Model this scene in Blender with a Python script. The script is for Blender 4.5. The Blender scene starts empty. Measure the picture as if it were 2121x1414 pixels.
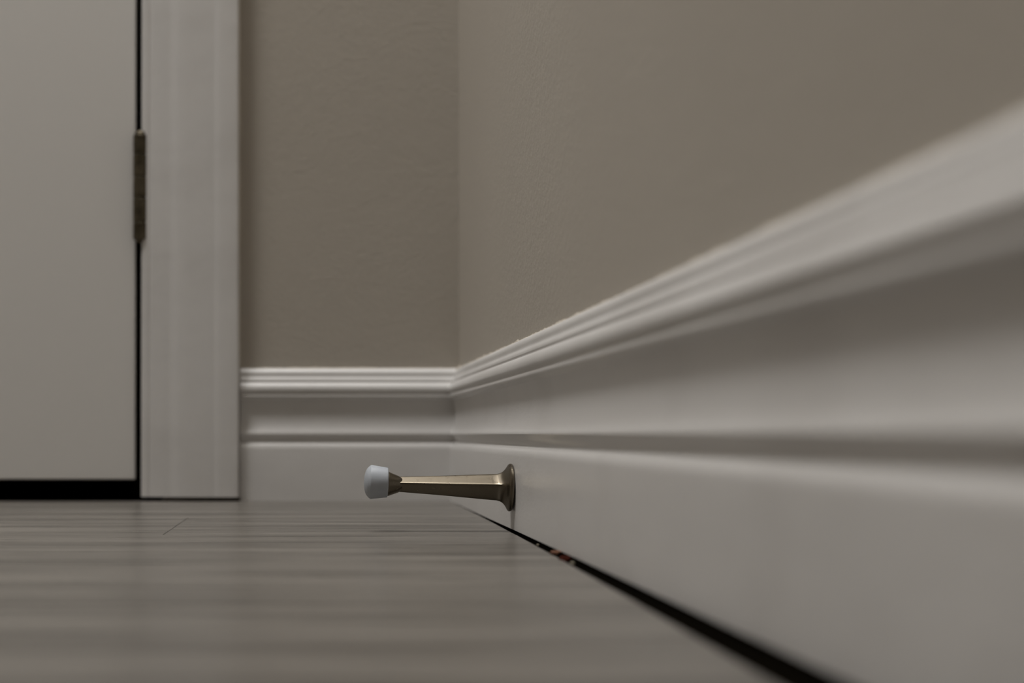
import bpy, bmesh, math, random
from mathutils import Vector, Matrix
random.seed(7)
S = bpy.context.scene
C = S.collection

# ------------------------------------------------------------------ camera, world, lights, exposure
# camera stands 54 mm above the floor, 1.33 m from the back wall; x = 0 is its line of sight, y = 0 the face of the back baseboard
FPX = 3413.0; ZC = 1.333; CH = 0.0539
cam_d = bpy.data.cameras.new('camera'); cam = bpy.data.objects.new('camera', cam_d); C.objects.link(cam)
cam_d.sensor_width = 36.0; cam_d.sensor_fit = 'HORIZONTAL'
cam_d.lens = FPX / 2121.0 * 36.0
PITCH = math.radians(0.8)
cam.location = (0, -ZC, CH); cam.rotation_euler = (math.radians(90) + PITCH, 0, 0)
cam_d.shift_x = (1060.5 - 646.0) / 2121.0
cam_d.shift_y = (899.0 - 707.0 - FPX * math.tan(PITCH)) / 2121.0
cam_d.clip_start = 0.01
cam_d.dof.use_dof = True; cam_d.dof.focus_distance = 0.912; cam_d.dof.aperture_fstop = 7.2
cam_d.dof.aperture_blades = 0
S.camera = cam

S.view_settings.view_transform = 'Standard'; S.view_settings.look = 'None'
S.view_settings.exposure = -0.1; S.view_settings.gamma = 1.0; S.view_settings.use_curve_mapping = False

w = bpy.data.worlds.new('world'); S.world = w; w.use_nodes = True
w.node_tree.nodes['Background'].inputs[0].default_value = (0.5, 0.5, 0.5, 1)
w.node_tree.nodes['Background'].inputs[1].default_value = 0.05

def area(name, loc, size, power, target, color=(1, 1, 1), shape='DISK'):
    d = bpy.data.lights.new(name, 'AREA'); d.shape = shape; d.size = size; d.energy = power; d.color = color
    o = bpy.data.objects.new(name, d); C.objects.link(o); o.location = loc
    o.rotation_euler = (Vector(target) - Vector(loc)).to_track_quat('-Z', 'Y').to_euler()
    return o
area('ceiling_lamp_light', (-0.68, -0.62, 2.36), 0.55, 30.5, (-0.68, -0.62, 0), (1.0, 0.985, 0.965))
area('stop_highlight_light', (-0.08, -0.14, 2.36), 0.12, 14.0, (-0.08, -0.14, 0), (1.0, 0.985, 0.965))  # added lamp, out of view, to brighten the door stop's top face
area('soft_fill_light', (-1.2, -0.75, 2.36), 1.0, 2.0, (-1.2, -0.75, 0), (1.0, 0.99, 0.98))  # added broad fill, not a fixture of the room

# ------------------------------------------------------------------ materials
def mat(name, color, rough=0.5, metal=0.0, spec=0.5):
    m = bpy.data.materials.new(name); m.use_nodes = True
    b = m.node_tree.nodes['Principled BSDF']
    b.inputs['Base Color'].default_value = (*color, 1); b.inputs['Roughness'].default_value = rough
    b.inputs['Metallic'].default_value = metal; b.inputs['Specular IOR Level'].default_value = spec
    return m, m.node_tree, b
def node(nt, t, **kw):
    n = nt.nodes.new(t)
    for k, v in kw.items(): setattr(n, k, v)
    return n
def noise(nt, scale, detail=3, rough=0.5, vec_scale=None, coord='Object'):
    tc = node(nt, 'ShaderNodeTexCoord'); n = node(nt, 'ShaderNodeTexNoise')
    n.inputs['Scale'].default_value = scale; n.inputs['Detail'].default_value = detail; n.inputs['Roughness'].default_value = rough
    if vec_scale:
        mp = node(nt, 'ShaderNodeMapping'); mp.inputs['Scale'].default_value = vec_scale
        nt.links.new(tc.outputs[coord], mp.inputs[0]); nt.links.new(mp.outputs[0], n.inputs['Vector'])
    else: nt.links.new(tc.outputs[coord], n.inputs['Vector'])
    return n
def bump(nt, b, n, strength, dist, prev=None):
    bp = node(nt, 'ShaderNodeBump'); bp.inputs['Strength'].default_value = strength; bp.inputs['Distance'].default_value = dist
    nt.links.new(n.outputs[0], bp.inputs['Height'])
    if prev: nt.links.new(prev.outputs[0], bp.inputs['Normal'])
    nt.links.new(bp.outputs[0], b.inputs['Normal']); return bp
def mix_color(nt, b, n, c1, c2, lo=0.35, hi=0.65):
    r = node(nt, 'ShaderNodeValToRGB'); r.color_ramp.elements[0].position = lo; r.color_ramp.elements[1].position = hi
    r.color_ramp.elements[0].color = (*c1, 1); r.color_ramp.elements[1].color = (*c2, 1)
    nt.links.new(n.outputs[0], r.inputs[0]); nt.links.new(r.outputs[0], b.inputs['Base Color']); return r

M = {}
m, nt, b = mat('beige_wall_paint', (0.40, 0.355, 0.29), 0.62, spec=0.3); M['wall'] = m
mix_color(nt, b, noise(nt, 2.5, 2), (0.425, 0.386, 0.334), (0.445, 0.406, 0.352))
bp = bump(nt, b, noise(nt, 330, 3, 0.55), 0.4, 0.0007); bump(nt, b, noise(nt, 60, 2), 0.12, 0.001, bp)
m, nt, b = mat('white_trim_paint', (0.63, 0.61, 0.59), 0.34, spec=0.5); M['trim'] = m
mix_color(nt, b, noise(nt, 9, 4, 0.5, (1, 1, 1.6)), (0.60, 0.583, 0.566), (0.665, 0.650, 0.634), 0.28, 0.52)
bp = bump(nt, b, noise(nt, 420, 3, 0.6, (1, 0.3, 1.0)), 0.22, 0.0004); bump(nt, b, noise(nt, 70, 2, 0.5, (1, 0.4, 1)), 0.2, 0.0008, bp)
m, nt, b = mat('white_door_paint', (0.67, 0.652, 0.625), 0.42, spec=0.4); M['door'] = m
bump(nt, b, noise(nt, 260, 2), 0.15, 0.0004)
m, nt, b = mat('ceiling_paint', (0.7, 0.7, 0.69), 0.8); M['ceiling'] = m
m, nt, b = mat('caulk', (0.50, 0.45, 0.38), 0.6); M['caulk'] = m
m, nt, b = mat('dark_subfloor_shade', (0.012, 0.010, 0.007), 0.95, spec=0.1); M['dark'] = m  # near-black subfloor, also the colour of the shade strip along the wall
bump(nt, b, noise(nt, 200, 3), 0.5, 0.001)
m, nt, b = mat('satin_nickel', (0.16, 0.138, 0.105), 0.36, 1.0); M['nickel'] = m
n = noise(nt, 1500, 2, 0.6); bump(nt, b, n, 0.05, 0.00008)
n2 = noise(nt, 300, 3, 0.6); mr = node(nt, 'ShaderNodeMapRange'); mr.inputs[3].default_value = 0.24; mr.inputs[4].default_value = 0.34
nt.links.new(n2.outputs[0], mr.inputs[0]); nt.links.new(mr.outputs[0], b.inputs['Roughness'])
m, nt, b = mat('aged_brass_hinge', (0.16, 0.13, 0.09), 0.45, 1.0); M['hinge'] = m
mix_color(nt, b, noise(nt, 120, 3), (0.07, 0.059, 0.040), (0.14, 0.12, 0.085))
m, nt, b = mat('white_rubber', (0.66, 0.69, 0.72), 0.45, spec=0.35); M['rubber'] = m
mix_color(nt, b, noise(nt, 180, 3), (0.43, 0.46, 0.505), (0.46, 0.49, 0.53))
m, nt, b = mat('black_rubber', (0.012, 0.011, 0.010), 0.7); M['black'] = m
m, nt, b = mat('reddish_wood_chip', (0.22, 0.08, 0.035), 0.7); M['chip'] = m
mix_color(nt, b, noise(nt, 700, 3), (0.10, 0.03, 0.015), (0.34, 0.15, 0.07))
m, nt, b = mat('dark_red_wood_chip', (0.06, 0.012, 0.006), 0.9, spec=0.1); M['chip_dark'] = m
m, nt, b = mat('pale_crumb', (0.42, 0.37, 0.28), 0.8); M['crumb'] = m
mix_color(nt, b, noise(nt, 900, 3), (0.30, 0.26, 0.18), (0.50, 0.45, 0.36))

def plank_mat(i):
    rnd = random.Random(50 + i); t = rnd.uniform(0.93, 1.08)
    m, nt, b = mat('grey_oak_plank', (0.2, 0.18, 0.16), 0.36, spec=0.42)
    off = (rnd.uniform(0, 9), rnd.uniform(0, 9), 0)
    tc = node(nt, 'ShaderNodeTexCoord')
    def streak(scale, sx, sy, det, rough):
        mp = node(nt, 'ShaderNodeMapping'); mp.inputs['Scale'].default_value = (sx, sy, 1); mp.inputs['Location'].default_value = off
        n = node(nt, 'ShaderNodeTexNoise'); n.inputs['Scale'].default_value = scale; n.inputs['Detail'].default_value = det; n.inputs['Roughness'].default_value = rough
        nt.links.new(tc.outputs['Object'], mp.inputs[0]); nt.links.new(mp.outputs[0], n.inputs['Vector']); return n
    a = streak(26, 0.10, 1.0, 5, 0.6); c = streak(160, 0.045, 1.0, 4, 0.65)
    mx = node(nt, 'ShaderNodeMath', operation='MULTIPLY_ADD'); mx.inputs[1].default_value = 0.45
    m2 = node(nt, 'ShaderNodeMath', operation='MULTIPLY'); m2.inputs[1].default_value = 0.55
    nt.links.new(c.outputs[0], m2.inputs[0]); nt.links.new(a.outputs[0], mx.inputs[0]); nt.links.new(m2.outputs[0], mx.inputs[2])
    r = node(nt, 'ShaderNodeValToRGB'); e = r.color_ramp.elements
    e[0].position = 0.40; e[0].color = (0.062 * t, 0.056 * t, 0.048 * t, 1); e[1].position = 0.61; e[1].color = (0.215 * t, 0.197 * t, 0.175 * t, 1)
    k = e.new(0.5); k.color = (0.132 * t, 0.120 * t, 0.106 * t, 1)
    nt.links.new(mx.outputs[0], r.inputs[0]); nt.links.new(r.outputs[0], b.inputs['Base Color'])
    bump(nt, b, c, 0.35, 0.0004)
    mr = node(nt, 'ShaderNodeMapRange'); mr.inputs[3].default_value = 0.22; mr.inputs[4].default_value = 0.36
    nt.links.new(c.outputs[0], mr.inputs[0]); nt.links.new(mr.outputs[0], b.inputs['Roughness'])
    return m

# ------------------------------------------------------------------ helpers
def obj(name, bm, material, parent=None, smooth=None):
    me = bpy.data.meshes.new(name); bmesh.ops.recalc_face_normals(bm, faces=bm.faces[:]); bm.to_mesh(me); bm.free()
    me.materials.append(material)
    if smooth is not None:
        for p in me.polygons: p.use_smooth = True
        me.set_sharp_from_angle(angle=math.radians(smooth))
    o = bpy.data.objects.new(name, me); C.objects.link(o)
    if parent: o.parent = parent
    return o
def struct(o, label, cat): o['kind'] = 'structure'; o['label'] = label; o['category'] = cat; return o
def thing(o, label, cat, group=None):
    o['label'] = label; o['category'] = cat
    if group: o['group'] = group
    return o
def add_box(bm, x0, x1, y0, y1, z0, z1):
    v = [bm.verts.new((x, y, z)) for x in (x0, x1) for y in (y0, y1) for z in (z0, z1)]
    for f in ((0,1,3,2),(4,6,7,5),(0,4,5,1),(2,3,7,6),(0,2,6,4),(1,5,7,3)): bm.faces.new([v[i] for i in f])
    return v
def box(name, x0, x1, y0, y1, z0, z1, material, parent=None, bevel=0.0):
    bm = bmesh.new(); add_box(bm, x0, x1, y0, y1, z0, z1)
    if bevel: bmesh.ops.bevel(bm, geom=bm.edges[:], offset=bevel, segments=2, affect='EDGES', profile=0.5)
    return obj(name, bm, material, parent)
def loft(rings, closed_ring=True, caps=True):
    bm = bmesh.new(); R = [[bm.verts.new(p) for p in r] for r in rings]; n = len(R[0])
    for a, b_ in zip(R, R[1:]):
        for i in range(n if closed_ring else n - 1):
            j = (i + 1) % n; bm.faces.new((a[i], a[j], b_[j], b_[i]))
    if caps: bm.faces.new(R[0]); bm.faces.new(R[-1])
    return bm
def lathe(profile, seg=64):                       # (distance along -x, radius): axis = local x
    rings = [[(a, r * math.cos(2*math.pi*k/seg), r * math.sin(2*math.pi*k/seg)) for k in range(seg)] for a, r in profile]
    return loft(rings)
def smooth_curve(pts, n):                         # Catmull-Rom through the points
    out = []
    P = [pts[0]] + list(pts) + [pts[-1]]
    for i in range(1, len(P) - 2):
        for k in range(n):
            t = k / n; p0, p1, p2, p3 = P[i-1], P[i], P[i+1], P[i+2]
            out.append(tuple(0.5 * (2*p1[c] + (p2[c]-p0[c])*t + (2*p0[c]-5*p1[c]+4*p2[c]-p3[c])*t*t + (3*p1[c]-p0[c]-3*p2[c]+p3[c])*t**3) for c in range(len(p1))))
    out.append(tuple(pts[-1])); return out

# ------------------------------------------------------------------ room shell
T = 0.008                                        # baseboard thickness
XW = 0.1117 + T; YW = T                           # planes of the right and back walls
XL, YF, HC = -2.3, -4.0, 2.4
DX0, DX1, DZ = -0.9050, -0.1438, 2.04             # door slab
OX0, OX1 = DX0 - 0.006, DX1 + 0.0045              # clear opening inside the jambs
bm = bmesh.new()
add_box(bm, OX1 + 0.018, XW + 0.1, YW, YW + 0.11, -0.008, HC)
add_box(bm, XL - 0.1, OX0 - 0.018, YW, YW + 0.11, -0.008, HC)
add_box(bm, OX0 - 0.018, OX1 + 0.018, YW, YW + 0.11, DZ + 0.025, HC)
struct(obj('wall_back', bm, M['wall']), 'narrow beige wall between the door casing and the corner', 'wall')
struct(box('wall_right', XW, XW + 0.1, YF - 0.1, YW - 0.0001, -0.008, HC, M['wall']), 'long beige wall receding on the right above the tall baseboard', 'wall')
struct(box('wall_left', XL - 0.1, XL, YF, YW, -0.008, HC, M['wall']), 'beige wall far to the left of the door', 'wall')
struct(box('wall_front', XL - 0.1, XW, YF - 0.1, YF, -0.008, HC, M['wall']), 'beige wall behind the camera', 'wall')
struct(box('ceiling', XL - 0.1, XW + 0.1, YF - 0.1, YW + 0.11, HC, HC + 0.05, M['ceiling']), 'flat white ceiling', 'ceiling')

# ------------------------------------------------------------------ floor: dark subfloor with planks as parts
fl = struct(box('floor', XL - 0.1, XW + 0.1, YF - 0.1, 1.3, -0.03, -0.008, M['dark']), 'grey-brown wood plank floor with long boards running along the back wall', 'floor')
PM = [plank_mat(i) for i in range(5)]
box('gap_shade_strip', 0.1125, XW - 0.0001, YF, 0, -0.0079, -0.0002, M['dark'], fl)  # added near-black strip: shade under the lifted right baseboard, put in as colour
bpy.data.materials['dark_subfloor_shade'].node_tree.nodes['Principled BSDF'].inputs['Specular IOR Level'].default_value = 0.0
def edge_x(y):                                   # the planks stop short of the right baseboard, more so towards the camera
    return 0.1123 - 0.0118 * min(-y, 1.05) ** 2
W = 0.18; rows = [0.0018, -0.089]
while rows[-1] > YF: rows.append(max(rows[-1] - W, YF))
starts = {0: -0.62, 1: -0.47, 2: -0.080, 3: -0.55, 4: -0.36, 5: -0.75, 6: -0.28}
pi = 0
for r, (y1, y0) in enumerate(zip(rows, rows[1:])):
    j = starts.get(r, random.uniform(-1.0, -0.2)); cuts = [j]
    while cuts[-1] > XL: cuts.append(max(cuts[-1] - 1.2, XL))
    segs = [(cuts[0], None)] + [(b_, a_) for a_, b_ in zip(cuts, cuts[1:])]
    for x0, x1 in segs:
        g = 0.00016; bm = bmesh.new(); e = 0.0006
        a1 = edge_x(y1) if x1 is None else x1; a0 = edge_x(y0) if x1 is None else x1
        def ring(z, i): return [(x0 + g + i, y0 + g + i, z), (a0 - g - i, y0 + g + i, z), (a1 - g - i, y1 - g - i, z), (x0 + g + i, y1 - g - i, z)]
        dz = random.uniform(-0.00008, 0.00006)
        bm2 = loft([ring(-0.0079, 0), ring(-e + dz, 0), ring(-0.0001 + dz, e * 0.45), ring(dz, e)])
        bm.free(); o = obj('floor_plank', bm2, PM[(pi * 3 + r) % 5], fl); pi += 1

# ------------------------------------------------------------------ baseboards (profile: distance from wall, height), mm
PR = [(0, 0), (8, 0), (8, 41.5), (7.9, 43.0), (7.5, 44.6), (6.9, 45.9), (6.1, 46.8), (5.1, 47.3), (4.4, 47.7), (4.2, 48.6), (4.5, 49.8), (5.2, 51.0), (6.1, 52.2),
      (7.0, 53.2), (7.5, 54.0), (7.4, 55.0), (6.8, 56.2), (6.0, 57.6), (5.1, 59.6), (4.4, 62.4), (3.9, 66.0), (3.65, 70.0), (3.7, 74), (4.3, 77), (4.7, 79.5), (5.4, 81.5), (6.6, 82.3), (7.6, 82.8),
      (8.3, 83.3), (8.7, 84.1), (8.7, 85.2), (8.4, 86.1), (8.0, 86.5), (8.1, 87.0), (8.8, 87.6), (9.3, 88.4), (9.6, 89.6), (9.6, 90.8), (9.4, 91.9), (8.9, 93.1), (8.2, 94.3), (7.0, 95.3),
      (6.3, 95.7), (6.2, 96.3), (6.5, 97.0), (6.4, 97.9), (5.9, 98.9), (5.1, 99.9), (4.7, 100.5), (4.6, 101.4), (4.6, 102.6), (4.5, 103.8), (3.9, 105.0), (2.9, 106.2), (1.6, 107.1), (0, 107.6)]
PR = [(a / 1000, b_ / 1000) for a, b_ in PR]
CX1 = -0.0587                                    # outer edge of the door casing
def back_ring(x_or_none):
    return [((XW - d if x_or_none is None else x_or_none), YW - d, h) for d, h in PR]
bb = struct(obj('baseboard_back', loft([back_ring(CX1 + 0.0006), back_ring(None)]), M['trim'], None, 28), 'short white moulded baseboard between the door casing and the corner', 'baseboard')
def lift(y): return 0.0023 * max(-y, 0)
def right_ring(y):
    out = []
    for k, (d, h) in enumerate(PR):
        yy = (YW - d) if y is None else y
        hh = h + (lift(yy) if h < 0.001 else 0)
        out.append((XW - d, yy, hh))
    return out
ys = [None] + [-0.1 * k for k in range(1, 41)]
br = struct(obj('baseboard_right', loft([right_ring(y) for y in ys]), M['trim'], None, 28), 'long white moulded baseboard running along the right wall towards the camera', 'baseboard')
bl = struct(obj('baseboard_left', loft([[(DX0 - 0.086, YW - d, h) for d, h in PR], [(XL, YW - d, h) for d, h in PR]]), M['trim'], None, 28), 'white moulded baseboard left of the door, outside the picture', 'baseboard')

def caulk_strip(p0, p1, nrm_out, r0, n, seed, parent, name='caulk_bead', blobs=()):
    rnd = random.Random(seed); rings = []
    p0, p1 = Vector(p0), Vector(p1); out = Vector(nrm_out); up = Vector((0, 0, 1)) if abs((p1 - p0).normalized().z) < 0.5 else Vector((0, -1, 0))
    s = 0
    for i in range(n + 1):
        t = i / n; s = 0.7 * s + 0.3 * rnd.uniform(-1, 1); r = r0 * (1 + 0.9 * s)
        p = p0.lerp(p1, t)
        for bt, br_ in blobs:
            r += br_ * math.exp(-((p - p0).length - bt) ** 2 / (2 * 0.0025 ** 2))
        rings.append([p - up * 0.0006, p - up * 0.0006 + out * r, p + up * r * 0.35 + out * r * 0.75, p + up * r * 0.9 + out * 0.0001, p + up * r * 0.9 - out * 0.0004])
    return obj(name, loft(rings), M['caulk'], parent, 60)
caulk_strip((XW, YW, 0.1072), (XW, -1.2, 0.1072), (-1, 0, 0), 0.0011, 420, 3, br, blobs=((0.012, 0.0016), (0.20, 0.0008), (0.385, 0.001)))
caulk_strip((CX1 + 0.001, YW, 0.1072), (XW, YW, 0.1072), (0, -1, 0), 0.0009, 70, 4, bb)

# ------------------------------------------------------------------ door casing (trim_1), jamb (trim_2), door_1 with hinge
def casing_prof(s):                              # s = 0 door side .. 1 outer side -> thickness
    pts = [(0, 0), (0, 8.2), (1.0, 9.4), (3, 9.9), (6.0, 9.9), (6.6, 9.5), (7.4, 9.5), (8.2, 10.2), (14, 11.3), (20, 11.9), (23, 12.0), (25, 12.5), (28, 13.9), (31, 14.8), (38, 15.3), (50, 15.7), (57.5, 15.9),
           (58.8, 15.85), (60.2, 15.95), (61.5, 16.6), (65, 16.9), (74, 16.9), (77.5, 16.5), (79, 15.4), (79.3, 13.8), (79.3, 0)]
    return [(a / 1000, b_ / 1000) for a, b_ in pts]
CP = casing_prof(0); CI = -0.138                # inner (door side) edge of the right casing leg
CZ0 = 0.0034
def leg_r(z, mitre=False): return [(CI + a, YW - t, z + (a if mitre else 0)) for a, t in CP]
HZ = DZ + 0.012
tr = struct(obj('trim_1', loft([leg_r(CZ0), leg_r(0.25), leg_r(HZ, True)]), M['trim'], None, 25), 'white moulded casing standing upright beside the white door', 'door casing')
CIL = OX0 - 0.0045
def leg_l(z, mitre=False): return [(CIL - a, YW - t, z + (a if mitre else 0)) for a, t in CP]
obj('casing_leg', loft([leg_l(CZ0), leg_l(HZ, True)]), M['trim'], tr, 25)
obj('casing_head', loft([[(CIL - a, YW - t, HZ + a) for a, t in CP], [(CI + a, YW - t, HZ + a) for a, t in CP]]), M['trim'], tr, 25)
caulk_strip((CX1 + 0.0002, YW, 0.11), (CX1 + 0.0002, YW, 1.2), (1, 0, 0), 0.0012, 200, 9, tr)
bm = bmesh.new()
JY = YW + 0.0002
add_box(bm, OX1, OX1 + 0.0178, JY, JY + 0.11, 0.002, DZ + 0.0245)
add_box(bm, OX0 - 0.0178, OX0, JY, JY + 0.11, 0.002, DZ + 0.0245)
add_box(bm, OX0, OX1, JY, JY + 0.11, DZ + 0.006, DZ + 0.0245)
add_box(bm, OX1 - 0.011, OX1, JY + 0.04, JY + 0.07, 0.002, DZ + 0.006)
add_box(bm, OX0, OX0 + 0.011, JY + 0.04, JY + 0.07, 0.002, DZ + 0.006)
struct(obj('trim_2', bm, M['dark']), 'dark door jamb seen only in the narrow gap beside the door', 'door jamb')
dr = struct(box('door_1', DX0, DX1, YW + 0.0005, YW + 0.0355, 0.0169, DZ, M['door'], None, 0.0012), 'flat white door with a dark gap beneath it, left of the casing', 'door')
# dark closet behind the door
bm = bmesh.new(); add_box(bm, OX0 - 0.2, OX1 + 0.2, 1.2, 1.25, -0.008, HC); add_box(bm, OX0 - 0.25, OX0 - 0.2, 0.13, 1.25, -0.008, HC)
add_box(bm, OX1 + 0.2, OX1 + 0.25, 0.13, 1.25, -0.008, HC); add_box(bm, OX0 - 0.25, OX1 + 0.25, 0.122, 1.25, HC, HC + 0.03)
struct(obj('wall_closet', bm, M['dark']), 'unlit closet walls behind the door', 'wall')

def zpx(y, depth=1.331): return CH + (899 - y) * depth / FPX
hx = (289 - 646) * 1.328 / FPX; hy = YW - 0.0062
def hinge(z_top, z_bot):
    hg = bpy.data.objects.new('door_hinge', None); C.objects.link(hg); hg.parent = dr; hg.location = (hx, hy, z_bot)
    H = z_top - z_bot; R_ = 0.0062; seg = 24
    cuts = [0, 0.165, 0.395, 0.595, 0.81, 1.0]
    for k in range(5):
        a, b_ = cuts[k] * H + 0.00025, cuts[k+1] * H - 0.00025
        prof = [(a, R_ * 0.6), (a, R_ - 0.0005), (a + 0.0005, R_), (b_ - 0.0005, R_), (b_, R_ - 0.0005), (b_, R_ * 0.6)]
        obj('knuckle', loft([[(r * math.cos(2*math.pi*i/seg), r * math.sin(2*math.pi*i/seg), z) for i in range(seg)] for z, r in prof]), M['hinge'], hg, 35)
    prof = [(-0.0022, 0.002), (-0.002, 0.0036), (-0.0004, 0.0042), (0.0, 0.0042), (H, 0.0035), (H, 0.0052), (H + 0.001, 0.0053), (H + 0.0026, 0.0042), (H + 0.0034, 0.0018)]
    obj('hinge_pin', loft([[(r * math.cos(2*math.pi*i/seg), r * math.sin(2*math.pi*i/seg), z) for i in range(seg)] for z, r in prof]), M['hinge'], hg, 50)
    bm = bmesh.new(); add_box(bm, -0.0045, 0.0035, 0.002, 0.0245, 0.0005, H - 0.0005)
    obj('hinge_leaf', bm, M['hinge'], hg)
    return hg
hinge(zpx(276), zpx(495)); hinge(1.86, 1.949)

# ------------------------------------------------------------------ the door stop on the right baseboard
sx, sy, sz = 0.1117, 0.9164 - ZC, CH - 110.5 * 0.9164 / FPX
st = bpy.data.objects.new('door_stop', None); C.objects.link(st)
st.location = (sx, sy, sz); st.rotation_euler = (0, math.radians(1.7), 0)
thing(st, 'satin nickel rigid door stop with white rubber tip screwed to the right baseboard', 'door stop')
mm = 0.001
def sq(x, s, roll, circ_r=None, t=0.0, n=8, rnd_=0.09):     # a square section with softened edges, side s, blended by t into a circle
    h = s / 2; c = h * rnd_ * 2; pts = []
    for q in range(4):
        cx, cy = [(1, 1), (-1, 1), (-1, -1), (1, -1)][q]; nx, ny = [(-1, 1), (-1, -1), (1, -1), (1, 1)][q]
        for k in range(5):
            a = math.radians(90 * q + 90 * k / 4); pts.append(((h - c) * cx + c * math.cos(a), (h - c) * cy + c * math.sin(a)))
        a0 = pts[-1]; nq = ((h - c) * nx + c * math.cos(math.radians(90 * (q + 1))), (h - c) * ny + c * math.sin(math.radians(90 * (q + 1))))
        for k in range(1, n): pts.append((a0[0] + (nq[0] - a0[0]) * k / n, a0[1] + (nq[1] - a0[1]) * k / n))
    if circ_r:
        out = []
        for px, py in pts:
            L = math.hypot(px, py); out.append((px * (1 - t) + px / L * circ_r * t, py * (1 - t) + py / L * circ_r * t))
        pts = out
    cr, sr = math.cos(roll), math.sin(roll)
    return [(x * mm, (px * cr - py * sr) * mm, (px * sr + py * cr) * mm) for px, py in pts]
roll = math.radians(35)                          # one face looks steeply up, its neighbour looks down and out
# the foot: a square neck that flares into a round flange
foot = [sq(-12.0, 10.9, roll), sq(-9.1, 11.1, roll), sq(-7.4, 11.7, roll, 7.6, 0.06), sq(-6.0, 12.8, roll, 8.6, 0.2), sq(-5.0, 14.0, roll, 9.6, 0.4), sq(-4.0, 15.6, roll, 11.0, 0.65),
        sq(-3.3, 17.0, roll, 12.1, 0.85), sq(-2.7, 18.0, roll, 12.9, 0.96), sq(-2.1, 18.5, roll, 13.25, 1.0), sq(-1.4, 18.5, roll, 13.3, 1.0), sq(-0.8, 18.5, roll, 13.1, 1.0), sq(-0.35, 18.5, roll, 12.5, 1.0), sq(0.0, 18, roll, 11.5, 1.0)]
obj('base_flange', loft(foot), M['nickel'], st, 33)
obj('shaft', loft([sq(-63.4, 6.4, roll), sq(-62, 6.5, roll), sq(-40, 8.2, roll), sq(-12.0, 10.9, roll)]), M['nickel'], st, 33)
cp = [(-61.5, 3.2), (-62.6, 4.0), (-63.6, 4.6), (-68.2, 6.35), (-68.9, 6.65), (-69.6, 6.7), (-70.2, 6.5), (-70.5, 6.0)]
obj('collar', lathe([(a * mm, r * mm) for a, r in cp], 64), M['nickel'], st, 40)
kp = [(-69.8, 6.3), (-70.0, 7.6), (-70.2, 8.1), (-70.5, 8.3), (-79.2, 9.45), (-79.8, 9.3)] + smooth_curve([(-79.8, 9.3), (-81.6, 7.6), (-82.7, 5.2), (-83.2, 2.6), (-83.3, 0.05)], 6)[1:]
kp = [(a + 0.5, r) for a, r in kp]
cap = obj('bumper_cap', lathe([(a * mm, r * mm) for a, r in kp], 96), M['rubber'], st, 22); cap['label'] = 'white rubber cap'
cap.rotation_euler = (0, math.radians(0.6), 0)

# ------------------------------------------------------------------ crumbs in the gap under the right baseboard
def chip(name, px, py, size, material, seed, label, z=None, flat=0.5, long_=1.6):
    rnd = random.Random(seed); Z = FPX * CH / (py - 899) ; x = (px - 646) * Z / FPX
    bm = bmesh.new(); bmesh.ops.create_icosphere(bm, subdivisions=2, radius=size / 2)
    for v in bm.verts:
        k = 1 + rnd.uniform(-0.28, 0.28); v.co = Vector((v.co.x * k * long_, v.co.y * k, v.co.z * k * flat))
    o = obj(name, bm, material); zz = min(v.co.z for v in o.data.vertices)
    o.location = (x, Z - ZC, (-0.0079 if z is None else z) - zz); o.rotation_euler = (0, 0, rnd.uniform(0.6, 1.4))
    return thing(o, label, 'debris')
chip('wood_chip', 1150, 1147, 0.0042, M['chip'], 1, 'orange-brown wood chip on the plank edge below the right baseboard', z=0.0, flat=0.35)
chip('wood_chip', 1170, 1158, 0.0050, M['chip_dark'], 2, 'dark red wood chip wedged in the gap between the two lighter bits', z=-0.0030, flat=0.8)
chip('crumb', 1186, 1168, 0.0018, M['crumb'], 3, 'pale crumb just below the dark red wood chip, nearest the camera', z=0.0, flat=0.6, long_=1.1)
chip('crumb', 1113, 1130, 0.0012, M['crumb'], 4, 'tiny pale crumb in the gap nearest the door stop', z=0.0, flat=0.8, long_=1.1)
